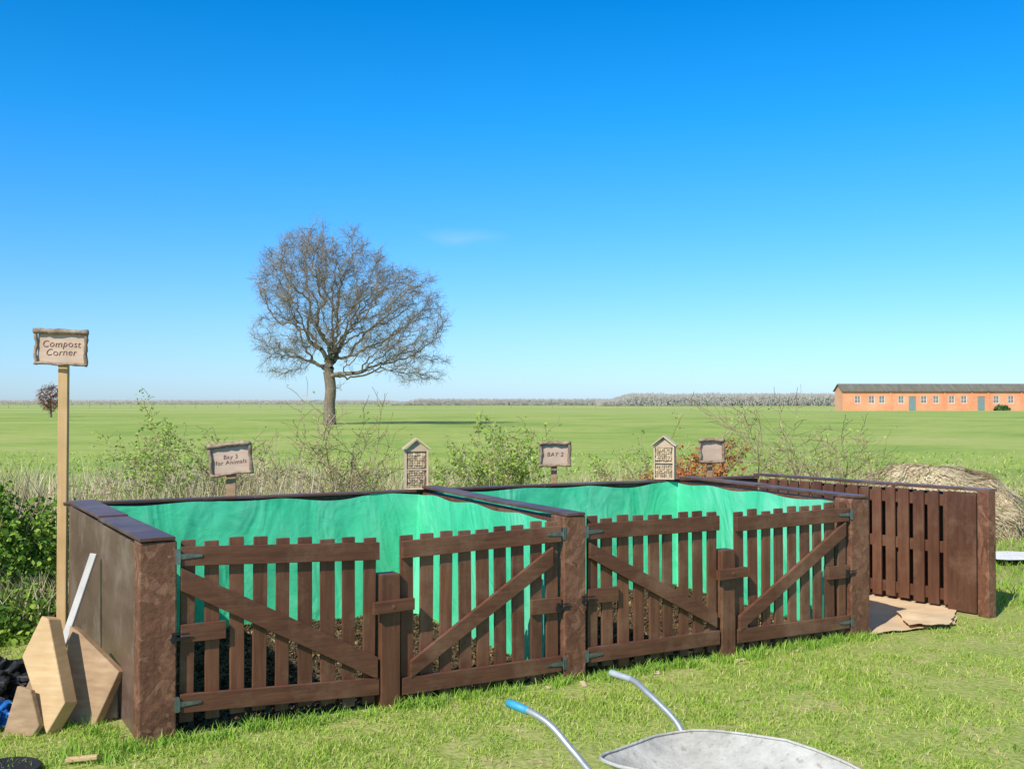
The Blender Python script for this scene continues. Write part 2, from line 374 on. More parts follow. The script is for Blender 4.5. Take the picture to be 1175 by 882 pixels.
M_litmat=plain('compost',(.08,.053,.03),.95,0,.5,25,.8)
def litter(s0,s1):
    n=14000;s=rng.uniform(s0,s1,n);t=rng.uniform(.08,2.25,n)
    h=.02+.035*np.clip((t-.2)/1.3,0,1)*(.6+.4*np.sin(s*3.1+t*2))
    P=np.array([O.x+U.x*s+V_.x*t,O.y+U.y*s+V_.y*t,h*rng.uniform(.8,1.1,n)+.004]).T
    ob=flakes('leaf_litter',P,.02,M_litter,aspect=.45);ob["kind"]="stuff";tag(ob,"dry straw and fallen leaves spread inside the compost bay","leaf litter")
    mb=MB();N1,N2=14,12;vs=[]
    for i in range(N1+1):
        for j in range(N2+1):
            a=s0+(s1-s0)*i/N1;b=.1+2.15*j/N2
            z=.02+.034*min(max((b-.2)/1.3,0),1)*(.6+.4*math.sin(a*3.1+b*2));vs.append(W(a,b,z*.9))
    mb.add(vs,[(i*(N2+1)+j,(i+1)*(N2+1)+j,(i+1)*(N2+1)+j+1,i*(N2+1)+j+1) for i in range(N1) for j in range(N2)])
    o=finish(mb,'compost_layer',M_litmat,smooth=True,recalc=False);tag(o,"thin brown layer of compost covering the bay floor","compost");o["kind"]="stuff"
litter(.2,2.4);litter(2.65,4.9)

# ------------------------------------------------------------------ signs
def text(body,size,loc,rot,parent,mat):
    cu=bpy.data.curves.new('lettering','FONT');cu.body=body;cu.size=size;cu.align_x='CENTER';cu.align_y='CENTER';cu.extrude=.0008;cu.offset=-.0006;cu.space_line=.9;cu.shear=.12;cu.space_character=1.08
    t=bpy.data.objects.new('lettering_curve',cu);sc.collection.objects.link(t)
    bpy.context.view_layer.update()
    me=bpy.data.meshes.new_from_object(t.evaluated_get(bpy.context.evaluated_depsgraph_get()));bpy.data.objects.remove(t)
    for v in me.vertices:
        v.co.y+=size*.08*noise.noise(Vector((v.co.x*22,1,size*50)));v.co.x+=size*.05*noise.noise(Vector((v.co.x*30,v.co.y*30,4)))
    me.materials.clear();me.materials.append(mat)
    t=bpy.data.objects.new('lettering',me);sc.collection.objects.link(t);place(t,loc,parent);t.rotation_euler=rot
def sign(base,zb,zt,w,postw,yaw,roll,lines,label,mat_post,tz0,dep=.03,tsize=.07):
    base=Vector(base);e=empty('sign',base);tag(e,label,'sign')
    X=Vector((math.cos(yaw),math.sin(yaw),0));Yv=Vector((-X.y,X.x,0))
    Xr=(X*math.cos(roll)+Z*math.sin(roll)).normalized();Zr=Xr.cross(Yv)
    c=base+Z*((zb+zt)/2);h=(zt-zb)/2
    mb=MB();mb.obox(base+Z*((tz0+zb+h)/2)+Yv*(dep+.012),X,Yv,Z,postw/2,postw*.33,(zb+h-tz0)/2);finish(mb,'post',mat_post,base,e,.004)
    mb=MB();mb.obox(c,Xr,Yv,Zr,w/2-.02,.008,h-.02);finish(mb,'board',M_panel,base,e,.002)
    mb=MB()
    def log(p,q,r):
        pts=[];rr=[];nn=14
        for i in range(nn):
            f=i/(nn-1);pts.append(p.lerp(q,f)+Vector([noise.noise(Vector((f*4,k*3.1,p.x*9+q.z*7)))*.010 for k in range(3)]));rr.append(r*(1+.4*noise.noise(Vector((f*9,q.x*5,p.z*9)))))
        mb.tube(pts,rr,9)
    fr=.0155
    a=Xr*(w/2-.01);b=Zr*(h-.012);front=Yv*(-.016)
    log(c-a-b*1.12+front,c-a+b*1.0+front,fr*.85);log(c+a-b*1.1+front,c+a+b*1.0+front,fr*.9)
    log(c-a*1.1+b+front*1.4,c+a*1.08+b+front*1.4,fr*1.15);log(c-a*1.05-b+front*1.4,c+a*1.06-b+front*1.4,fr*.7)
    finish(mb,'log_frame',M_bark,base,e,smooth=True)
    if lines:
        text(lines,tsize,c-Yv*.010+Zr*(-.002),(math.pi/2,-roll,yaw),e,M_ink)
sign((-3.175,7.37,0),1.93,2.18,.365,.066,.05,-.03,"Compost\nCorner","tall timber post sign reading Compost Corner in a log frame",M_post,0,tsize=.066)
b=W(1.05,tb(1.05)+.075);sign(b,1.13,1.37,.31,.07,.15,.1,"Bay 3\nfor Animals","small log framed sign on a short stake above the back wall",M_timberd,.5,tsize=.045)
b=W(3.8,tb(3.8)+.075);sign(b,1.12,1.335,.27,.05,.15,0,"BAY 2","square log framed sign with handwriting above the back wall",M_timberd,.5,tsize=.052)
b=W(5.46,tb(5.46)+.075);sign(b,1.11,1.335,.25,.05,.2,.01,"","plain tan wooden sign with a twig frame on the back wall",M_timberd,.5)
M_cane=wood('bamboo_canes',(.42,.3,.17),(.72,.55,.34),sc3=(20,20,20))
def bughouse(base,w,z1,ztop,yaw,label):
    e=empty('bug_house',base);tag(e,label,'bug house','bug houses on the compost wall')
    base=Vector(base);X=Vector((math.cos(yaw),math.sin(yaw),0));Y=Vector((-X.y,X.x,0));B=lambda x,y,z:base+X*x+Y*y+Z*z
    ze=ztop-base.z-.09;hw=w/2-.022;dp=.06;th=.014;H=ze
    mb=MB()
    mb.obox(B(-hw,0,H/2),X,Y,Z,th/2,dp,H/2);mb.obox(B(hw,0,H/2),X,Y,Z,th/2,dp,H/2)
    mb.obox(B(0,0,.006),X,Y,Z,hw-th/2-.001,dp-.001,.006);mb.obox(B(0,0,H*.5),X,Y,Z,hw-th/2-.001,dp-.004,.005);mb.obox(B(0,0,H*.98),X,Y,Z,hw-th/2-.001,dp-.002,.005)
    mb.obox(B(0,-dp+.028,H/2),X,Y,Z,hw-th/2-.002,.005,H/2-.004)
    mb.obox(B(0,dp-.01,H/2),X,Y,Z,hw-th/2-.002,.005,H/2-.004)
    g=[B(-hw,-dp+.004,H),B(hw,-dp+.004,H),B(0,-dp+.004,H+.075)];mb.prism(g,Y*.012)
    finish(mb,'case',M_bugw,base,e,.001)
    mb=MB()
    for sgn in(-1,1):
        dv=(X*sgn*(hw+.024)+Z*(-.085));L=dv.length;dv.normalize()
        mb.obox(B(0,-.008,H+.09)+dv*L/2,dv,Y,dv.cross(Y),L/2+.003,dp+.018,.005)
    finish(mb,'roof',M_bugw,base,e,.001)
    mb=MB();r=.0105;zz=.024
    while zz<H-.02:
        if abs(zz-H*.5)>.014:
            x=-hw+.018+random.uniform(0,.006)
            while x<hw-.014:
                rr=r*random.uniform(.75,1.25);mb.tube([B(x,-dp+.002+random.uniform(0,.012),zz+random.uniform(-.003,.003)),B(x,-dp+.022,zz)],rr,7);x+=1.8*r+.001
        zz+=1.85*r
    finish(mb,'cane_filling',M_cane,base,e)["kind"]="stuff"
b=W(2.5,tb(2.5)+.02,.980);bughouse(b,.215,0,1.385,.18,"small wooden bug house standing on the back wall")
b=W(4.9,tb(4.9)+.02,.982);bughouse(b,.215,0,1.37,-.3,"pale wooden bug house with gabled roof on the wall")

# ------------------------------------------------------------------ wheelbarrow
a=Vector((.66,-.75,0)).normalized();bb=Vector((-a.y,a.x,0));C=Vector((.208,3.915,0))
def WB(l,m,z): return C+a*l+bb*m+Z*z
wb=empty('wheelbarrow',C);tag(wb,"galvanised wheelbarrow with cement stained tray and blue grip","wheelbarrow")
prof=[(0.0,.0),(.010,-.005),(.0,-.011),(-.04,-.045),(-.10,-.085),(-.155,-.11),(-.19,-.12)]
nn=64
L0,L1=.34,1.17
def trayloop(ins,dz):
    hw0,hw1=.26,.29;pts=[]
    for k in range(nn):
        t=2*math.pi*k/nn;ex=.42 if math.cos(t)<0 else .6
        cx=math.copysign(abs(math.cos(t))**ex,math.cos(t));sy=math.copysign(abs(math.sin(t))**ex,math.sin(t))
        l=(L0+L1)/2+cx*((L1-L0)/2+ins*(1.0 if cx<0 else 1.6));f=(l-L0)/(L1-L0)
        hw=hw0+(hw1-hw0)*min(1,max(0,f*1.6));m=sy*(hw+ins)
        z=.488+.05*math.sin(min(1,max(0,f))*3.0)+dz+.010*noise.noise(Vector((l*6,m*6,2)))
        pts.append(WB(l,m,z))
    return pts
vs=[];fs=[]
for ins,dz in prof: vs+=trayloop(ins,dz)
vs.append(WB((L0+L1)/2,0,.488-.08))
for r in range(len(prof)-1):
    for k in range(nn): fs.append((r*nn+k,r*nn+(k+1)%nn,(r+1)*nn+(k+1)%nn,(r+1)*nn+k))
c0=len(vs)-1;r=len(prof)-1
for k in range(nn): fs.append((r*nn+k,r*nn+(k+1)%nn,c0))
mb=MB();mb.add(vs,fs);t=finish(mb,'tray',M_galv,C,wb,smooth=True);md=t.modifiers.new('s','SOLIDIFY');md.thickness=.003
mb=MB();pl=trayloop(.004,-.002);pl=pl+[pl[0]];mb.tube(pl,.005,8,caps=False);finish(mb,'rim',M_galv,C,wb,smooth=True)
def smoothpath(P,n=6):
    out=[]
    for i in range(len(P)-1):
        p0=P[max(i-1,0)];p1=P[i];p2=P[i+1];p3=P[min(i+2,len(P)-1)]
        for k in range(n):
            t=k/n;out.append(.5*((2*p1)+(p2-p0)*t+(2*p0-5*p1+4*p2-p3)*t*t+(3*p1-p0-3*p2+p3)*t**3))
    return out+[P[-1]]
for sg in(-1,1):
    sh=0 if sg<0 else -.045;e0=.285 if sg<0 else .292
    mb=MB();pts=[WB(.0+sh,sg*e0,.603),WB(.1+sh,sg*e0,.600),WB(.2+sh,sg*.275,.57),WB(.3,sg*.262,.50),WB(.38,sg*.235,.43),WB(.5,sg*.19,.37),WB(.8,sg*.13,.33),WB(1.15,sg*.06,.2)]
    mb.tube(smoothpath(pts),.0115,12);finish(mb,'handle',M_tube,C,wb,smooth=True)
    mb=MB();mb.tube([WB(-.015+sh,sg*e0,.605),WB(-.01+sh,sg*e0,.605),WB(.02+sh,sg*e0,.604),WB(.095+sh,sg*e0,.6)],[.009,.0155,.015,.014] if sg<0 else [.009,.0135,.013,.0125],12);finish(mb,'grip',M_grip if sg<0 else M_gripg,C,wb,smooth=True)
    mb=MB();mb.tube([WB(.45,sg*.2,.39),WB(.48,sg*.23,.012),WB(.62,sg*.23,.012),WB(.68,sg*.15,.34)],.012,8);finish(mb,'leg',M_tube,C,wb,smooth=True)
mb=MB();ctr=WB(1.26,0,.19)
pts=[ctr+a*.155*math.cos(t)+Z*.155*math.sin(t) for t in np.linspace(0,2*math.pi,33)];mb.tube(pts,.036,10,caps=False)
mb.tube([ctr-bb*.02,ctr+bb*.02],.12,20);mb.tube([ctr-bb*.08,ctr+bb*.08],.012,8);finish(mb,'wheel',M_rubber,C,wb,smooth=True)

# ------------------------------------------------------------------ timber clutter by the left wall
def slab(name,p,q,wdir,w,th,mat,label,cat,cut=0):
    p=Vector(p);q=Vector(q);d=(q-p).normalized();wd=(Vector(wdir)-d*Vector(wdir).dot(d)).normalized();nn=d.cross(wd)
    mb=MB();poly=[p-wd*w/2,p+wd*w/2,q+wd*(w/2)+d*cut,q-wd*(w/2)]
    mb.prism(poly,nn*th);o=finish(mb,name,mat,p,None,.004);tag(o,label,cat);return o
def board(poly,y0,lean,th,mat,label,side=.0):
    P=[Vector((x,y0+lean*z+side*(x-poly[0][0]),max(z,.0)+.002)) for x,z in poly]
    mb=MB();mb.prism(P,Vector((.45,1,-.25)).normalized()*th);c=P[3]
    o=finish(mb,'timber_offcut',mat,c,None,.005);tag(o,label,'timber offcut')
board([(-2.45,.56),(-2.41,.545),(-2.262,.15),(-2.34,.002),(-2.53,.36)],5.30,.30,.085,M_timber,"thick pale timber offcut leaning against another board",-.15)
board([(-2.38,.47),(-2.33,.45),(-2.06,.26),(-2.16,.0),(-2.36,.0)],5.48,.35,.05,M_timberd,"knotty brown board end leaning towards the compost wall",-.2)
board([(-2.50,.24),(-2.43,.22),(-2.37,.05),(-2.40,.0),(-2.55,.0)],5.26,.2,.03,M_timberd,"small brown offcut propped under the pale timber")
slab('timber_offcut',(-2.14,5.55,.0),(-2.2,5.76,.26),(1,.1,.5),.11,.025,M_timber,"pale narrow board leaning behind the offcuts","timber offcut",-.04)
slab('timber_offcut',(-2.62,5.62,.0),(-2.52,5.80,.33),(1,.2,-.3),.09,.03,M_timberd,"brown narrow board leaning behind the offcuts","timber offcut",.03)
slab('timber_batten',(-2.58,5.75,0),(-2.425,6.07,.80),(1,-.3,0),.045,.02,M_greyb,"bleached batten leaning against the compost side wall","batten")
slab('timber_batten',(-2.06,4.86,.012),(-1.92,4.88,.02),(0,1,0),.03,.02,M_timber,"short pale stick lying on the grass","stick")
def lump(name,c,r,sc3,mat,label,cat,amp=.35,fr=6):
    import bmesh
    bm=bmesh.new();bmesh.ops.create_icosphere(bm,subdivisions=5,radius=1)
    for v in bm.verts:
        k=1+amp*noise.noise(v.co*fr*.4)+amp*.9*abs(noise.noise(v.co*fr*.7))-.25*abs(noise.noise(v.co*fr*1.6))
        v.co=Vector((v.co.x*sc3[0]*k,v.co.y*sc3[1]*k,max(v.co.z*sc3[2]*k,-sc3[2]*.35)+sc3[2]*.35))*r
    me=bpy.data.meshes.new(name);bm.to_mesh(me);bm.free();me.materials.append(mat)
    o=bpy.data.objects.new(name,me);sc.collection.objects.link(o);place(o,c,None);tag(o,label,cat);return o
lump('plastic_bag',(-2.70,5.42,0),.13,(1,.8,.7),M_blue,"crumpled blue plastic bag lying beside the offcuts","plastic bag",.6)
lump('rubble_sack',(-2.98,6.0,0),.17,(1.3,1,.8),M_blackp,"black rubble sack slumped on the ground","sack",.6)
mb=MB();c=Vector((-2.28,4.74,0));prof2=[(.12,.022),(.135,.03),(.145,.03),(.15,.0)]
vs=[];ns=32
for r_,z in prof2: vs+= [c+Vector((r_*math.cos(2*math.pi*k/ns),r_*math.sin(2*math.pi*k/ns),z)) for k in range(ns)]
fs=[(r_*ns+k,r_*ns+(k+1)%ns,(r_+1)*ns+(k+1)%ns,(r_+1)*ns+k) for r_ in range(3) for k in range(ns)]+[tuple(range(ns))]
mb.add(vs,fs);o=finish(mb,'bucket_lid',M_blackp,c);tag(o,"round black plastic lid lying on the grass","bucket lid")
def sheet(name,poly,n,z0,amp,mat,label,cat):
    P=[Vector(p) for p in poly];vs=[]
    for i in range(n+1):
        for j in range(n+1):
            u=i/n;v=j/n;p=(P[0].lerp(P[1],u)).lerp(P[3].lerp(P[2],u),v)
            e=.03*noise.noise(Vector((u*6,v*6,4)))
            vs.append((p.x+e,p.y+e,z0+amp*(noise.noise(Vector((p.x*5,p.y*5,1)))*.6+.5+.4*abs(noise.noise(Vector((p.x*14,p.y*14,2)))))))
    mb=MB();mb.add(vs,[(i*(n+1)+j,(i+1)*(n+1)+j,(i+1)*(n+1)+j+1,i*(n+1)+j+1) for i in range(n) for j in range(n)])
    o=finish(mb,name,mat,P[0],None,smooth=True,recalc=False);tag(o,label,cat)
sheet('cardboard_sheet',[(2.55,7.50,0),(3.32,7.85,0),(3.68,8.72,0),(2.85,9.3,0)],24,.008,.018,M_card,"flattened brown cardboard covering the open bay floor","cardboard")
sheet('cardboard_sheet',[(2.9,7.68,0),(3.22,7.72,0),(3.42,8.1,0),(3.0,8.2,0)],14,.03,.03,M_card,"loose crumpled sheet of brown paper on the cardboard","cardboard")
sheet('white_board',[(4.95,10.7,0),(5.9,10.7,0),(5.9,11.3,0),(5.0,11.3,0)],8,.06,.02,M_white,"white sheet lying on the grass beside the bays","sheet")
M_ob=plain('old_brick',(.4,.17,.1),.9,0,.3,20)
for k in range(3):
    mb=MB();c=W(5.14+.02*k,.32+.2*(k%2),.04+.07*(k//2));r=.3*k;mb.obox(c,(math.cos(r),math.sin(r),0),(-math.sin(r),math.cos(r),0),Z,.1,.05,.033)
    o=finish(mb,'brick',M_ob,c,None,.006);tag(o,"old red brick lying beside the bay pillar","brick","old bricks in the open bay")
for k in range(6):
    s=random.uniform(2.0,4.6);c=W(s,-random.uniform(.03,.12),.010);r=random.uniform(0,3);mb=MB()
    mb.obox(c,(math.cos(r),math.sin(r),.1),(-math.sin(r),math.cos(r),0),Z,random.uniform(.015,.04),random.uniform(.008,.02),.003)
    o=finish(mb,'wood_chip',M_panel,c);tag(o,"pale scrap of wood lying on the grass","wood chip","wood scraps along the gates")

# ------------------------------------------------------------------ grass
def inside_bays(x,y):
    rx=x-O.x;ry=y-O.y;s=rx*U.x+ry*U.y;t=-rx*U.y+ry*U.x
    return (s>-.05)&(s<6.35)&(t>.02)&(t<2.5)
def scatter(n,x0,x1,y0,y1,power=1.0):
    y=y0+(y1-y0)*rng.uniform(0,1,n)**power
    x=rng.uniform(-1,1,n)*(.56*y+.4)
    k=(x>x0)&(x<x1)&~inside_bays(x,y);return x[k],y[k]
x,y=scatter(36000,-9,9,3.9,9.5,1.25)
patch=np.array([.7*noise.noise(Vector((a_*1.3,b_*1.3,0)))+.5*noise.noise(Vector((a_*4,b_*4,3))) for a_,b_ in zip(x,y)])
keep=rng.uniform(0,1,len(x))<np.clip(.65+patch*1.8,.08,1);x=x[keep];y=y[keep];patch=patch[keep]
rep=6;X=np.repeat(x,rep)+rng.normal(0,.025,len(x)*rep);Y=np.repeat(y,rep)+rng.normal(0,.025,len(x)*rep);pp=np.repeat(patch,rep)
H=rng.uniform(.012,.032,len(X))*(1+np.clip(pp,0,1)*.9)
o=blades('lawn_grass',np.c_[X,Y,np.zeros(len(X))],H,rng.uniform(.003,.006,len(X)),.04,M_grass);o["kind"]="stuff";tag(o,"short patchy lawn grass in front of the compost bays","grass")
S=[]
for k in range(330):
    r=random.random()
    if r<.65: p=W(random.uniform(-.1,5),-abs(random.gauss(0,.05))-.01)
    elif r<.85: p=W(-abs(random.gauss(0,.12))-.08,random.uniform(-.2,2.4))
    else: p=Vector((random.uniform(-3,5),random.uniform(4.6,7.5),0));
    if inside_bays(np.array([p.x]),np.array([p.y]))[0]: continue
    n_=random.randint(12,30);hh=random.uniform(.03,.075)
    if r>.85: hh*=.6
    for q in range(n_): S.append((p.x+random.gauss(0,.03),p.y+random.gauss(0,.03),hh*random.uniform(.5,1.2)))
S=np.array(S);o=blades('grass_tufts',np.c_[S[:,0],S[:,1],np.zeros(len(S))],S[:,2],rng.uniform(.004,.007,len(S)),.06,M_grassL);o["kind"]="stuff";tag(o,"taller bright green grass tufts along the gate foot","grass")
n=22000;x=rng.uniform(3.2,11,n);y=rng.uniform(8.6,17,n);k=~inside_bays(x,y)&(x<.56*y+.5);x=x[k];y=y[k]
o=blades('grass_beyond_bays',np.c_[x,y,np.zeros(len(x))],rng.uniform(.03,.10,len(x)),rng.uniform(.008,.014,len(x)),.08,M_grassL);o["kind"]="stuff";tag(o,"longer green grass beside the slatted wall","grass")
n=66000;y=9.6+7.4*rng.uniform(0,1,n)**1.15;x=rng.uniform(-1,1,n)*(.55*y+.6)
dens=np.array([noise.noise(Vector((a_*.7,b_*.7,5)))+.4*noise.noise(Vector((a_*2.5,b_*2.5,8))) for a_,b_ in zip(x,y)])
left=np.where(x<-2.8,1.0,np.where(x>3.4,.6,.9))
k=(rng.uniform(0,1,n)<left*np.clip(.65+dens*1.2,.15,1))&~inside_bays(x,y)&~((x>3.6)&(y<13.5));x=x[k];y=y[k];dens=dens[k]
H=rng.uniform(.2,.74,len(x))*(1+.6*dens)*np.where(x>3.4,.7,1)*np.where(x<-2.8,1.15,1.03)
H=np.where(rng.uniform(0,1,len(x))<.025,H+.4,H)
o=blades('dry_weeds',np.c_[x,y,np.zeros(len(x))],H,rng.uniform(.006,.013,len(x)),.38,M_dry,kink=.6);o["kind"]="stuff";tag(o,"band of tall dry grass and weeds behind the bays","dry weeds")
n=14000;y=rng.uniform(7.4,10.5,n);x=rng.uniform(-6.6,-3.3,n);k=(x>-.56*y-.5)&~inside_bays(x,y);x=x[k];y=y[k]
o=blades('dry_weeds',np.c_[x,y,np.zeros(len(x))],rng.uniform(.1,.45,len(x)),rng.uniform(.005,.011,len(x)),.25,M_dry);o["kind"]="stuff";tag(o,"dry stalks and grass around the hedge","dry weeds")
n=12000;y=17+18*rng.uniform(0,1,n)**1.8;x=rng.uniform(-1,1,n)*(.55*y+.6)
o=blades('field_grass',np.c_[x,y,np.zeros(n)],rng.uniform(.03,.09,n),rng.uniform(.02,.04,n),.14,M_grass);o["kind"]="stuff";tag(o,"rough pasture grass at the near edge of the field","grass")

# ------------------------------------------------------------------ shrubs
def shrub(loc,h,w,stems,leafn,leafsize,label,leafmat=M_leaf,name='shrub',seed=0,cat='shrub',up=.75,rad=.010,leafh=.12):
    rnd=random.Random(seed);e=empty(name,loc);tag(e,label,cat);mb=MB();tips=[];base=Vector(loc)
    def grow(p,d,L,r,dep):
        n_=6;pts=[p.copy()];rr=[r];q=p.copy()
        for i in range(n_):
            d=(d+Vector((rnd.gauss(0,.2),rnd.gauss(0,.2),rnd.gauss(.0,.13)))).normalized();q=q+d*(L/n_);q.z=max(q.z,base.z+.01);pts.append(q.copy());rr.append(max(r*(1-.75*(i+1)/n_),.0026))
            tips.append(q.copy())
            if dep>0 and (i>0 or dep<2):
                for _ in range(1 if rnd.random()<.5 else 2):
                    dd=(d+Vector((rnd.gauss(0,.75),rnd.gauss(0,.75),rnd.gauss(.05,.5)))).normalized()
                    grow(q,dd,L*rnd.uniform(.25,.5),rr[-1]*.65,dep-1)
        mb.tube(pts,rr,3,caps=False)
    for k in range(stems):
        a_=rnd.uniform(0,6.28);d=Vector((math.cos(a_)*(1-up),math.sin(a_)*(1-up),up)).normalized()
        p=base+Vector((rnd.gauss(0,w*.15),rnd.gauss(0,w*.15),0));d=(d+Vector((math.cos(a_),math.sin(a_),0))*(w/h)*.4*rnd.random()).normalized()
        grow(p,d,h*rnd.uniform(.45,.9),rad*rnd.uniform(.6,1.2),2)
    finish(mb,'stems',M_twig,loc,e,recalc=False)
    if leafn:
        T=np.array([t for t in tips if t.z>base.z+h*leafh]);idx=rng.integers(0,len(T),leafn);P=T[idx]+rng.normal(0,.03,(leafn,3))
        flakes('leaves',P,leafsize,leafmat,loc,e)
shrub((-3.75,11.6,0),1.7,.7,9,3400,.022,"young green leaved sapling among dry weeds",seed=1)
shrub((-3.0,11.2,0),1.35,.8,7,400,.018,"thin bare twiggy shrub among dry weeds",seed=2)
shrub((-1.95,11.4,0),1.6,1.0,13,900,.018,"reddish brown twiggy bramble behind the wall",seed=3)
shrub((-1.5,11.8,0),1.2,.8,7,1300,.02,"thin green sapling behind the wall",seed=31)
shrub((.0,12.2,0),1.4,1.1,15,6000,.023,"bushy green shrub behind the back wall",seed=4)
shrub((-.75,12.0,0),1.0,.8,8,2600,.021,"low green shrub beside the bug house",seed=41)
shrub((1.5,12.5,0),1.15,.8,9,2400,.021,"small green leaved shrub behind the wall",seed=5)
shrub((2.32,12.2,0),1.35,.4,6,1900,.026,"russet leaved sapling behind the signs",leafmat=M_leafr,seed=6,leafh=.5,up=.9)
shrub((3.35,12.0,0),1.9,1.7,17,1200,.018,"large bare hawthorn with a few new leaves",seed=7,rad=.018,up=.62)
shrub((4.15,12.4,0),1.3,1.8,14,1700,.02,"spreading bare bramble behind the slatted wall",seed=8,rad=.013,up=.5)
shrub((6.6,13.0,0),.9,1.2,9,1600,.02,"low bramble bush beside the hay heap",seed=9,up=.45)
shrub((-5.5,12.0,0),1.15,1.4,12,1000,.02,"tangled bramble in dry grass",seed=10,up=.5)
shrub((-4.6,10.4,0),1.0,1.4,12,1000,.02,"tangled bare bramble beside the post",seed=11,up=.45)
shrub((7.0,14.2,0),.9,1.2,8,1200,.02,"bare twiggy shrub in rough grass",seed=12,up=.5)
shrub((-2.7,10.9,0),1.05,1.2,11,900,.02,"tangled brambles behind the wall",seed=13,up=.45)
shrub((.9,11.9,0),.9,1.2,9,2000,.02,"low brambles behind the wall",seed=14,up=.45)
shrub((2.9,12.8,0),.9,1.4,10,2400,.02,"low green brambles beneath the hawthorn",seed=15,up=.45)
def leafclump(loc,r,n,size,mat,label,name='bush',cat='bush',seed=3):
    e=empty(name,loc);tag(e,label,cat);d=rng.normal(size=(n,3));d/=np.linalg.norm(d,axis=1)[:,None];d[:,2]=np.abs(d[:,2])
    bumpv=np.array([1+.35*noise.noise(Vector(q)*2.6+Vector((seed,0,0)))+.2*noise.noise(Vector(q)*7) for q in d])
    rr=(rng.uniform(.55,1.02,n)**.6*bumpv)[:,None]
    P=np.array(loc)+d*rr*np.array(r)
    flakes('leaves',P,size,mat,loc,e,aspect=.7)
    rnd=random.Random(seed);mb=MB()
    for k in range(26):
        a_=rnd.uniform(0,6.28);q=Vector((math.cos(a_)*r[0],math.sin(a_)*r[1],0))*rnd.uniform(.1,.7);L0_=Vector(loc)
        mb.tube([L0_+q*.2,L0_+q*.6+Z*r[2]*.5,L0_+q+Z*r[2]*rnd.uniform(.8,1.15)],[.012,.008,.003],4,caps=False)
    finish(mb,'stems',M_twig,loc,e,recalc=False)
leafclump((-4.3,8.5,0),(.85,.7,.95),17000,.026,M_leafd,"dense green leafy bush beside the sign post",seed=3)
leafclump((-3.65,7.6,0),(.5,.45,.3),4000,.025,M_leafd,"low ground ivy at the foot of the bush",seed=8)
leafclump((-3.9,6.5,0),(.6,.6,.22),3500,.022,M_leafd,"low weeds growing beside the stacked timber",seed=12)
# hay heap
hc=Vector((5.35,13.4,0));hr=Vector((1.3,.85,.84));hay=empty('hay_heap',hc);tag(hay,"rounded heap of dry hay behind the slatted wall","hay heap")
M_hay=islandmat('hay',[(0,(.46,.36,.2)),(.5,(.64,.52,.32)),(1,(.78,.66,.45))])
M_hayb=plain('hay_body',(.58,.46,.28),.95,0,.3,9,.8)
def hp(th,ph,k=1):
    q=Vector((math.cos(th)*math.cos(ph),math.sin(th)*math.cos(ph),math.sin(ph)))
    s=(1+.16*noise.noise(q*2.5)+.05*noise.noise(q*8))*k
    return hc+Vector((q.x*hr.x*s,q.y*hr.y*s,(q.z**.85 if q.z>0 else 0)*hr.z*s))
mb=MB();vs=[hp(2*math.pi*i/40,math.pi/2*j/14) for j in range(15) for i in range(40)]
mb.add(vs,[(j*40+i,j*40+(i+1)%40,(j+1)*40+(i+1)%40,(j+1)*40+i) for j in range(14) for i in range(40)]);finish(mb,'mound',M_hayb,hc,hay,smooth=True,recalc=False)
n=9000;Vv=np.zeros((n,4,3))
for i in range(n):
    th=rng.uniform(0,6.283);ph=math.asin(rng.uniform(0,1));dph=rng.uniform(.06,.2);dth=rng.normal(0,.16)
    p=hp(th,ph,1.004);q=hp(th+dth,max(ph-dph,0),1.02+rng.uniform(-.01,.03));w_=Vector((-math.sin(th),math.cos(th),0))*.006
    Vv[i,0]=p-w_;Vv[i,1]=p+w_;Vv[i,2]=q+w_;Vv[i,3]=q-w_
Vv[:,:,2]=np.maximum(Vv[:,:,2],.0)
npmesh('straw',Vv.reshape(-1,3),np.arange(4*n),4,M_hay,hc,hay)

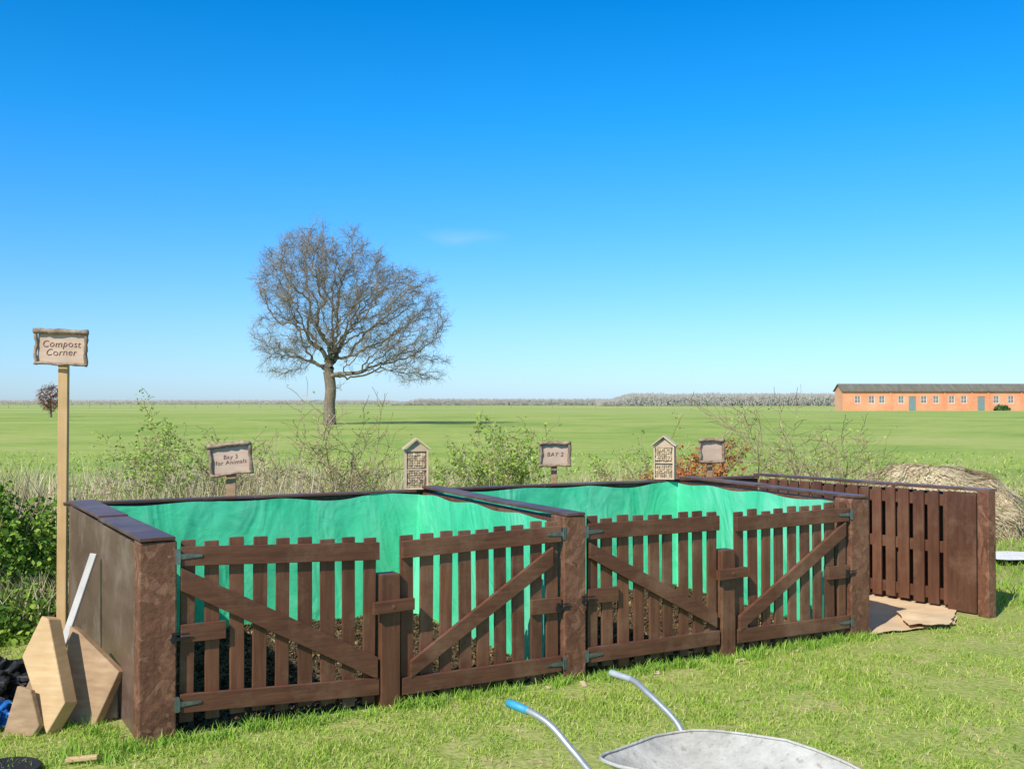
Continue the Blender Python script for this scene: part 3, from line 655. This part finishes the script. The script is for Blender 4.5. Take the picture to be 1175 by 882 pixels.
# ------------------------------------------------------------------ oak
def oak(loc,lobes,trunkpts,r0,nat,name,label,step=.33,infl=3.2,kill=.62,twig=3,seed=5,minr=.013,wig=.5,thr=.11,twl=(.25,.6),ex=2.2,hole=-.22,fr=.5,lm=.14,twm=None):
    rnd=random.Random(seed);Lc=Vector(loc);att=[]
    tot=sum(l[3]*l[4]*l[5] for l in lobes)
    for cx,cy,cz,rx,ry,rz in lobes:
        for _ in range(int(nat*rx*ry*rz/tot)):
            while 1:
                q=Vector((rnd.uniform(-1,1),rnd.uniform(-1,1),rnd.uniform(-1,1)))
                P_=Vector((cx+q.x*rx,cy+q.y*ry,cz+q.z*rz))
                lim=1+lm*noise.noise(P_*.4)
                if .15<q.length<lim and rnd.random()<.3+.7*q.length and noise.noise(P_*fr)>hole: break
            att.append(P_)
    nodes=[];par=[]
    for i,p in enumerate(trunkpts): nodes.append(Vector(p));par.append(i-1)
    alive=[True]*len(att)
    for it in range(130):
        kd=kdtree.KDTree(len(nodes))
        for i,p in enumerate(nodes): kd.insert(p,i)
        kd.balance();pull={}
        for k,p in enumerate(att):
            if not alive[k]: continue
            co,i,dd=kd.find(p)
            if dd<kill: alive[k]=False;continue
            if dd<infl or it<12: pull.setdefault(i,[]).append((p-nodes[i]).normalized())
        if not pull: break
        added=0
        for i,vs_ in pull.items():
            d=(sum(vs_,Vector())/len(vs_)).normalized()
            d=d+Vector((rnd.gauss(0,wig),rnd.gauss(0,wig),rnd.gauss(.03,wig*.8)))
            if d.length<1e-3: continue
            q=nodes[i]+d.normalized()*step*rnd.uniform(.7,1.15)
            c_,j,dd=kd.find(q)
            if dd<step*.35: continue
            nodes.append(q);par.append(i);added+=1
        if not added: break
    n=len(nodes);ch=[[] for _ in range(n)]
    for i in range(1,n): ch[par[i]].append(i)
    rad=[0]*n
    for i in range(n-1,-1,-1): rad[i]=(sum(rad[c]**ex for c in ch[i]))**(1/ex) if ch[i] else minr*1.4
    sc_=r0/rad[0]
    rad=[max(minr*1.2,r*(sc_ if r>.1 else (1+(sc_-1)*r/.1))) for r in rad]
    for i in range(len(trunkpts)): rad[i]*=1+.35*math.exp(-trunkpts[i][2]/.5)
    e=empty(name,loc);tag(e,label,'tree')
    mt=MB();mc=MB()
    tr=[i for i in range(len(trunkpts))]
    mt.tube([Lc+nodes[i] for i in tr],[rad[i] for i in tr],12,caps=False)
    for i in range(len(trunkpts),n):
        if rad[i]>thr : mt.tube([Lc+nodes[par[i]],Lc+nodes[i]],[rad[par[i]] if rad[par[i]]<rad[i]*1.4 else rad[i]*1.15,rad[i]],8,caps=False)
        else: mc.tube([Lc+nodes[par[i]],Lc+nodes[i]],[min(rad[par[i]],rad[i]*1.5),rad[i]],4 if rad[i]>.04 else 3,caps=False)
        if rad[i]<.045:
            for _ in range(twig):
                d=(nodes[i]-nodes[par[i]]).normalized();p=nodes[i].lerp(nodes[par[i]],rnd.random())
                d=(d+Vector((rnd.gauss(0,.8),rnd.gauss(0,.8),rnd.gauss(-.08,.7)))).normalized();l=rnd.uniform(*twl)
                q=p+d*l;d2=(d+Vector((rnd.gauss(0,.5),rnd.gauss(0,.5),rnd.gauss(-.05,.5)))).normalized();q2=q+d2*l*.8
                mc.tube([Lc+p,Lc+q,Lc+q2],[minr,minr*.8,minr*.4],3,caps=False)
                d3=(d+Vector((rnd.gauss(0,.7),rnd.gauss(0,.7),rnd.gauss(.0,.6)))).normalized()
                mc.tube([Lc+q,Lc+q+d3*l*.7],[minr*.8,minr*.4],3,caps=False)
    finish(mt,'trunk',M_oak,loc,e,smooth=True,recalc=False);finish(mc,'crown',twm or M_oakt,loc,e,recalc=False)
    print('oak nodes',n)
TL=(-13.97,80,0)
tp=[(0,0,0),(.02,0,.35),(.04,0,.7),(.0,0,1.2),(0,.05,1.7),(.08,0,2.2),(.1,0,2.7),(.05,.05,3.2),(-.02,0,3.7),(-.1,0,4.1)]
oak(TL,[(-.3,0,10.7,5.5,4.4,4.8),(5.3,.3,8.5,3.9,3.8,4.0),(-3.3,0,7.2,2.8,2.6,2.6),(2.5,0,6.3,3.3,2.8,2.2),(6.5,0,4.6,2.7,2.2,1.8),(-3.6,0,4.9,2.2,1.8,1.5)],tp,.42,3500,'oak_tree',"large bare leafless oak standing alone in the field",kill=.54,step=.33,twig=6,minr=.009)
oak((-52.9,120,0),[(0,0,2.2,1.5,1.3,1.7)],[(0,0,0),(0,0,.4),(0,0,.7)],.12,420,'small_tree',"small rounded reddish brown shrub in the field",twig=6,seed=9,minr=.028,hole=-.9,twm=M_redt)

# ------------------------------------------------------------------ far woods
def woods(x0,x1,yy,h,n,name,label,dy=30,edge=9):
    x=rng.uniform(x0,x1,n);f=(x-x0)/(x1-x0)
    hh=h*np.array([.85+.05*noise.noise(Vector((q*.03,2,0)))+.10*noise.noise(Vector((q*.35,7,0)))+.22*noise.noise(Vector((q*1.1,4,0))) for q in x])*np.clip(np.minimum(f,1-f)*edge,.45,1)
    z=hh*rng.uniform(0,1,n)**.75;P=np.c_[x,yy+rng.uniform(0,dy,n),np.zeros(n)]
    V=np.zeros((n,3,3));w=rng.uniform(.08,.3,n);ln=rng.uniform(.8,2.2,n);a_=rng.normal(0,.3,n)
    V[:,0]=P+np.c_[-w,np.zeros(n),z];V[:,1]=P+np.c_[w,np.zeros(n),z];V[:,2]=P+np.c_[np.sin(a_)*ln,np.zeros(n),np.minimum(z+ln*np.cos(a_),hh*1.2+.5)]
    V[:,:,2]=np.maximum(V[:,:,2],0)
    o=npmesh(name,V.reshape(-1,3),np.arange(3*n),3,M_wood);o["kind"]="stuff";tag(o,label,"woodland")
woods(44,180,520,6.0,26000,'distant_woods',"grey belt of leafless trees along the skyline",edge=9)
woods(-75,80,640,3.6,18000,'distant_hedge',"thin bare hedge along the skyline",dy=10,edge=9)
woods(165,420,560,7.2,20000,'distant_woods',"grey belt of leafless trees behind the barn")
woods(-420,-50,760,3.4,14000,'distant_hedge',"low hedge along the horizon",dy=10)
M_fp=plain('grey_fence_post',(.3,.27,.22),.9)
mb=MB();xx=-150
while xx<65:
    mb.box(xx,xx+.16,300,300.12,0,1.9+random.uniform(-.15,.2));xx+=random.uniform(5.5,6.5)
for z in(.9,1.4): mb.box(-150,65,300.02,300.05,z,z+.03)
o=finish(mb,'field_fence',M_fp);tag(o,"post and wire fence crossing the far field","fence")
# ------------------------------------------------------------------ brick barn
def brickmat():
    m,nt,b=nm('orange_brick',.9,.1)
    br=N(nt,'ShaderNodeTexBrick');tc=N(nt,'ShaderNodeTexCoord');mp=N(nt,'ShaderNodeMapping');mp.inputs['Rotation'].default_value=(math.pi/2,0,0)
    nt.links.new(tc.outputs['Object'],mp.inputs[0]);nt.links.new(mp.outputs[0],br.inputs['Vector'])
    br.inputs['Scale'].default_value=2;br.inputs['Color1'].default_value=(.72,.22,.09,1);br.inputs['Color2'].default_value=(.82,.32,.15,1);br.inputs['Mortar'].default_value=(.7,.42,.28,1)
    c=mix(nt,ramp(nt,noi(nt,.25,5),[(.4,(0,0,0)),(.7,(.6,.6,.6))]),br.outputs[0],(.8,.46,.28))
    nt.links.new(c,b.inputs['Base Color']);return m
M_brick=brickmat()
M_roof=wood('weathered_sheet_roof',(.13,.12,.095),(.23,.205,.165),sc3=(2,.3,.3),rough=.9,dirt=(.19,.165,.09))
M_glass=plain('window_glass',(.2,.2,.2),.2,0,.3,1)
M_frame=plain('cream_window_frame',(.75,.66,.57),.7)
M_door=plain('grey_green_door',(.2,.28,.27),.7)
X0,X1,Y0,Y1,ZE,ZR=70.2,128,222,227.5,4.1,5.6
bx=(X0,222,0);barn=empty('brick_barn',bx);tag(barn,"long low orange brick barn with grey sheet roof","barn")
px=lambda p:(p-587.5)/1200*222
wins=[984,1000,1012,1034,1060,1074,1092,1106,1143,1160,1185];doors=[1047,1126]
op=sorted([(px(p)-.65,px(p)+.65,1.5,3.15,'w') for p in wins]+[(px(p)-.75,px(p)+.75,0,3.0,'d') for p in doors])
mb=MB();cur=X0
for (a0,a1,z0,z1,k) in op:
    mb.box(cur,a0,Y0,Y0+.3,0,ZE)
    if z0>0: mb.box(a0,a1,Y0,Y0+.3,0,z0)
    mb.box(a0,a1,Y0,Y0+.3,z1,ZE);cur=a1
mb.box(cur,X1,Y0,Y0+.3,0,ZE);mb.box(X0,X1,Y1-.3,Y1,0,ZE)
ym=(Y0+Y1)/2
for xx in(X0,X1-.3): mb.prism([(xx,Y0+.3,0),(xx,Y1-.3,0),(xx,Y1-.3,ZE),(xx,ym,ZR-.15),(xx,Y0+.3,ZE)],(.3,0,0))
for p in (1022,1084,1115,1134,1172):
    mb.box(px(p)-.2,px(p)+.2,Y0-.12,Y0-.002,0,ZE-.1)
finish(mb,'wall',M_brick,bx,barn)
mb=MB()
mb.prism([(X0-.3,Y0-.4,ZE-.05),(X0-.3,ym,ZR),(X0-.3,Y1+.4,ZE-.05),(X0-.3,Y1+.4,ZE+.1),(X0-.3,ym,ZR+.15),(X0-.3,Y0-.4,ZE+.1)],(X1-X0+.6,0,0))
xx=X0
while xx<X1: mb.tube([(xx,Y0-.42,ZE+.1),(xx,ym,ZR+.15)],.06,4);xx+=1.1
finish(mb,'roof',M_roof,bx,barn)
for (a0,a1,z0,z1,k) in op:
    if k=='w':
        w=empty('window',((a0+a1)/2,Y0,z0),barn);mb=MB();mb.box(a0,a1,Y0+.14,Y0+.16,z0,z1);finish(mb,'pane',M_glass,bx,w)
        mb=MB();t_=.12
        mb.box(a0,a1,Y0+.06,Y0+.12,z0,z0+t_);mb.box(a0,a1,Y0+.06,Y0+.12,z1-t_,z1);mb.box(a0,a0+t_,Y0+.06,Y0+.12,z0+t_,z1-t_);mb.box(a1-t_,a1,Y0+.06,Y0+.12,z0+t_,z1-t_)
        mb.box((a0+a1)/2-.04,(a0+a1)/2+.04,Y0+.06,Y0+.12,z0+t_,z1-t_);mb.box(a0+t_,a1-t_,Y0+.065,Y0+.115,(z0+z1)/2-.04,(z0+z1)/2+.04)
        finish(mb,'frame',M_frame,bx,w)
    else:
        mb=MB();mb.box(a0,a1,Y0+.1,Y0+.18,0,z1);
        q=a0+.1
        while q<a1-.1: mb.box(q,q+.2,Y0+.07,Y0+.098,.05,z1-.05);q+=.26
        finish(mb,'door',M_door,bx,barn)
leafclump((102.5,219,0),(1.6,1.2,1.1),1200,.2,M_leafb,"low dark bush against the barn wall",seed=4)

# ------------------------------------------------------------------ sky, sun, camera
el=math.radians(42);hd=Vector((.56,.83,0)).normalized()
w=bpy.data.worlds.new("World");sc.world=w;w.use_nodes=True;nt=w.node_tree
sky=nt.nodes.new('ShaderNodeTexSky');sky.sky_type='NISHITA';sky.sun_disc=False;sky.sun_elevation=el;sky.sun_rotation=math.atan2(-hd.x,-hd.y)
sky.air_density=1.0;sky.dust_density=.3;sky.ozone_density=2.5
tc=nt.nodes.new('ShaderNodeTexCoord');sp=nt.nodes.new('ShaderNodeSeparateXYZ');nt.links.new(tc.outputs['Generated'],sp.inputs[0])
gr=ramp(nt,sp.outputs[2],[(0,(.27,.38,.60)),(.07,(.23,.38,.58)),(.17,(.12,.385,.62)),(.26,(.04,.39,.65)),(.36,(.006,.35,.62)),(.52,(.40,.43,.46))])
m1=nt.nodes.new('ShaderNodeVectorMath');m1.operation='MULTIPLY';nt.links.new(sky.outputs[0],m1.inputs[0]);nt.links.new(gr,m1.inputs[1])
m2=nt.nodes.new('ShaderNodeVectorMath');m2.operation='SCALE';m2.inputs['Scale'].default_value=2.2;nt.links.new(m1.outputs[0],m2.inputs[0])
mp=nt.nodes.new('ShaderNodeMapping');mp.inputs['Scale'].default_value=(9,9,38);mp.inputs['Rotation'].default_value=(0,.28,0);nt.links.new(tc.outputs['Generated'],mp.inputs[0])
cn=nt.nodes.new('ShaderNodeTexNoise');cn.inputs['Scale'].default_value=1.6;cn.inputs['Detail'].default_value=7;cn.inputs['Distortion'].default_value=.6;nt.links.new(mp.outputs[0],cn.inputs['Vector'])
cdv=Vector(((530-587.5)/1200,1,(462-273)/1200)).normalized()
ds=nt.nodes.new('ShaderNodeVectorMath');ds.operation='SUBTRACT';ds.inputs[1].default_value=cdv;nt.links.new(tc.outputs['Generated'],ds.inputs[0])
sq=nt.nodes.new('ShaderNodeMapping');sq.inputs['Rotation'].default_value=(0,.2,0);sq.inputs['Scale'].default_value=(1/.05,1/.05,1/.011);nt.links.new(ds.outputs[0],sq.inputs[0])
ln=nt.nodes.new('ShaderNodeVectorMath');ln.operation='LENGTH';nt.links.new(sq.outputs[0],ln.inputs[0])
fall=nt.nodes.new('ShaderNodeMapRange');fall.inputs[1].default_value=1;fall.inputs[2].default_value=0;fall.inputs[3].default_value=0;fall.inputs[4].default_value=1;nt.links.new(ln.outputs['Value'],fall.inputs[0])
cm=nt.nodes.new('ShaderNodeMath');cm.operation='MULTIPLY';nt.links.new(fall.outputs[0],cm.inputs[0]);nt.links.new(ramp(nt,cn.outputs['Fac'],[(.35,(0,0,0)),(.75,(.35,.35,.35))]),cm.inputs[1])
cx=mix(nt,cm.outputs[0],m2.outputs[0],(4.2,5.6,6.6))
bg=nt.nodes['Background'];nt.links.new(cx,bg.inputs[0]);bg.inputs[1].default_value=.14
sl=bpy.data.lights.new('sun','SUN');sl.energy=5;sl.angle=math.radians(.5);sl.color=(1,.955,.87)
so=bpy.data.objects.new('sun',sl);sc.collection.objects.link(so)
so.rotation_euler=Vector((hd.x*math.cos(el),hd.y*math.cos(el),-math.sin(el))).to_track_quat('-Z','Y').to_euler();so.location=(-10,-10,20)
cd=bpy.data.cameras.new('camera');cd.sensor_width=36;cd.lens=1200/1175*36;cd.clip_end=9000;cd.clip_start=.05
co=bpy.data.objects.new('camera',cd);sc.collection.objects.link(co);co.location=(0,0,1.67);co.rotation_euler=(math.radians(91.0),0,0)
sc.camera=co
sc.view_settings.view_transform='Standard';sc.view_settings.look='None';sc.view_settings.exposure=0
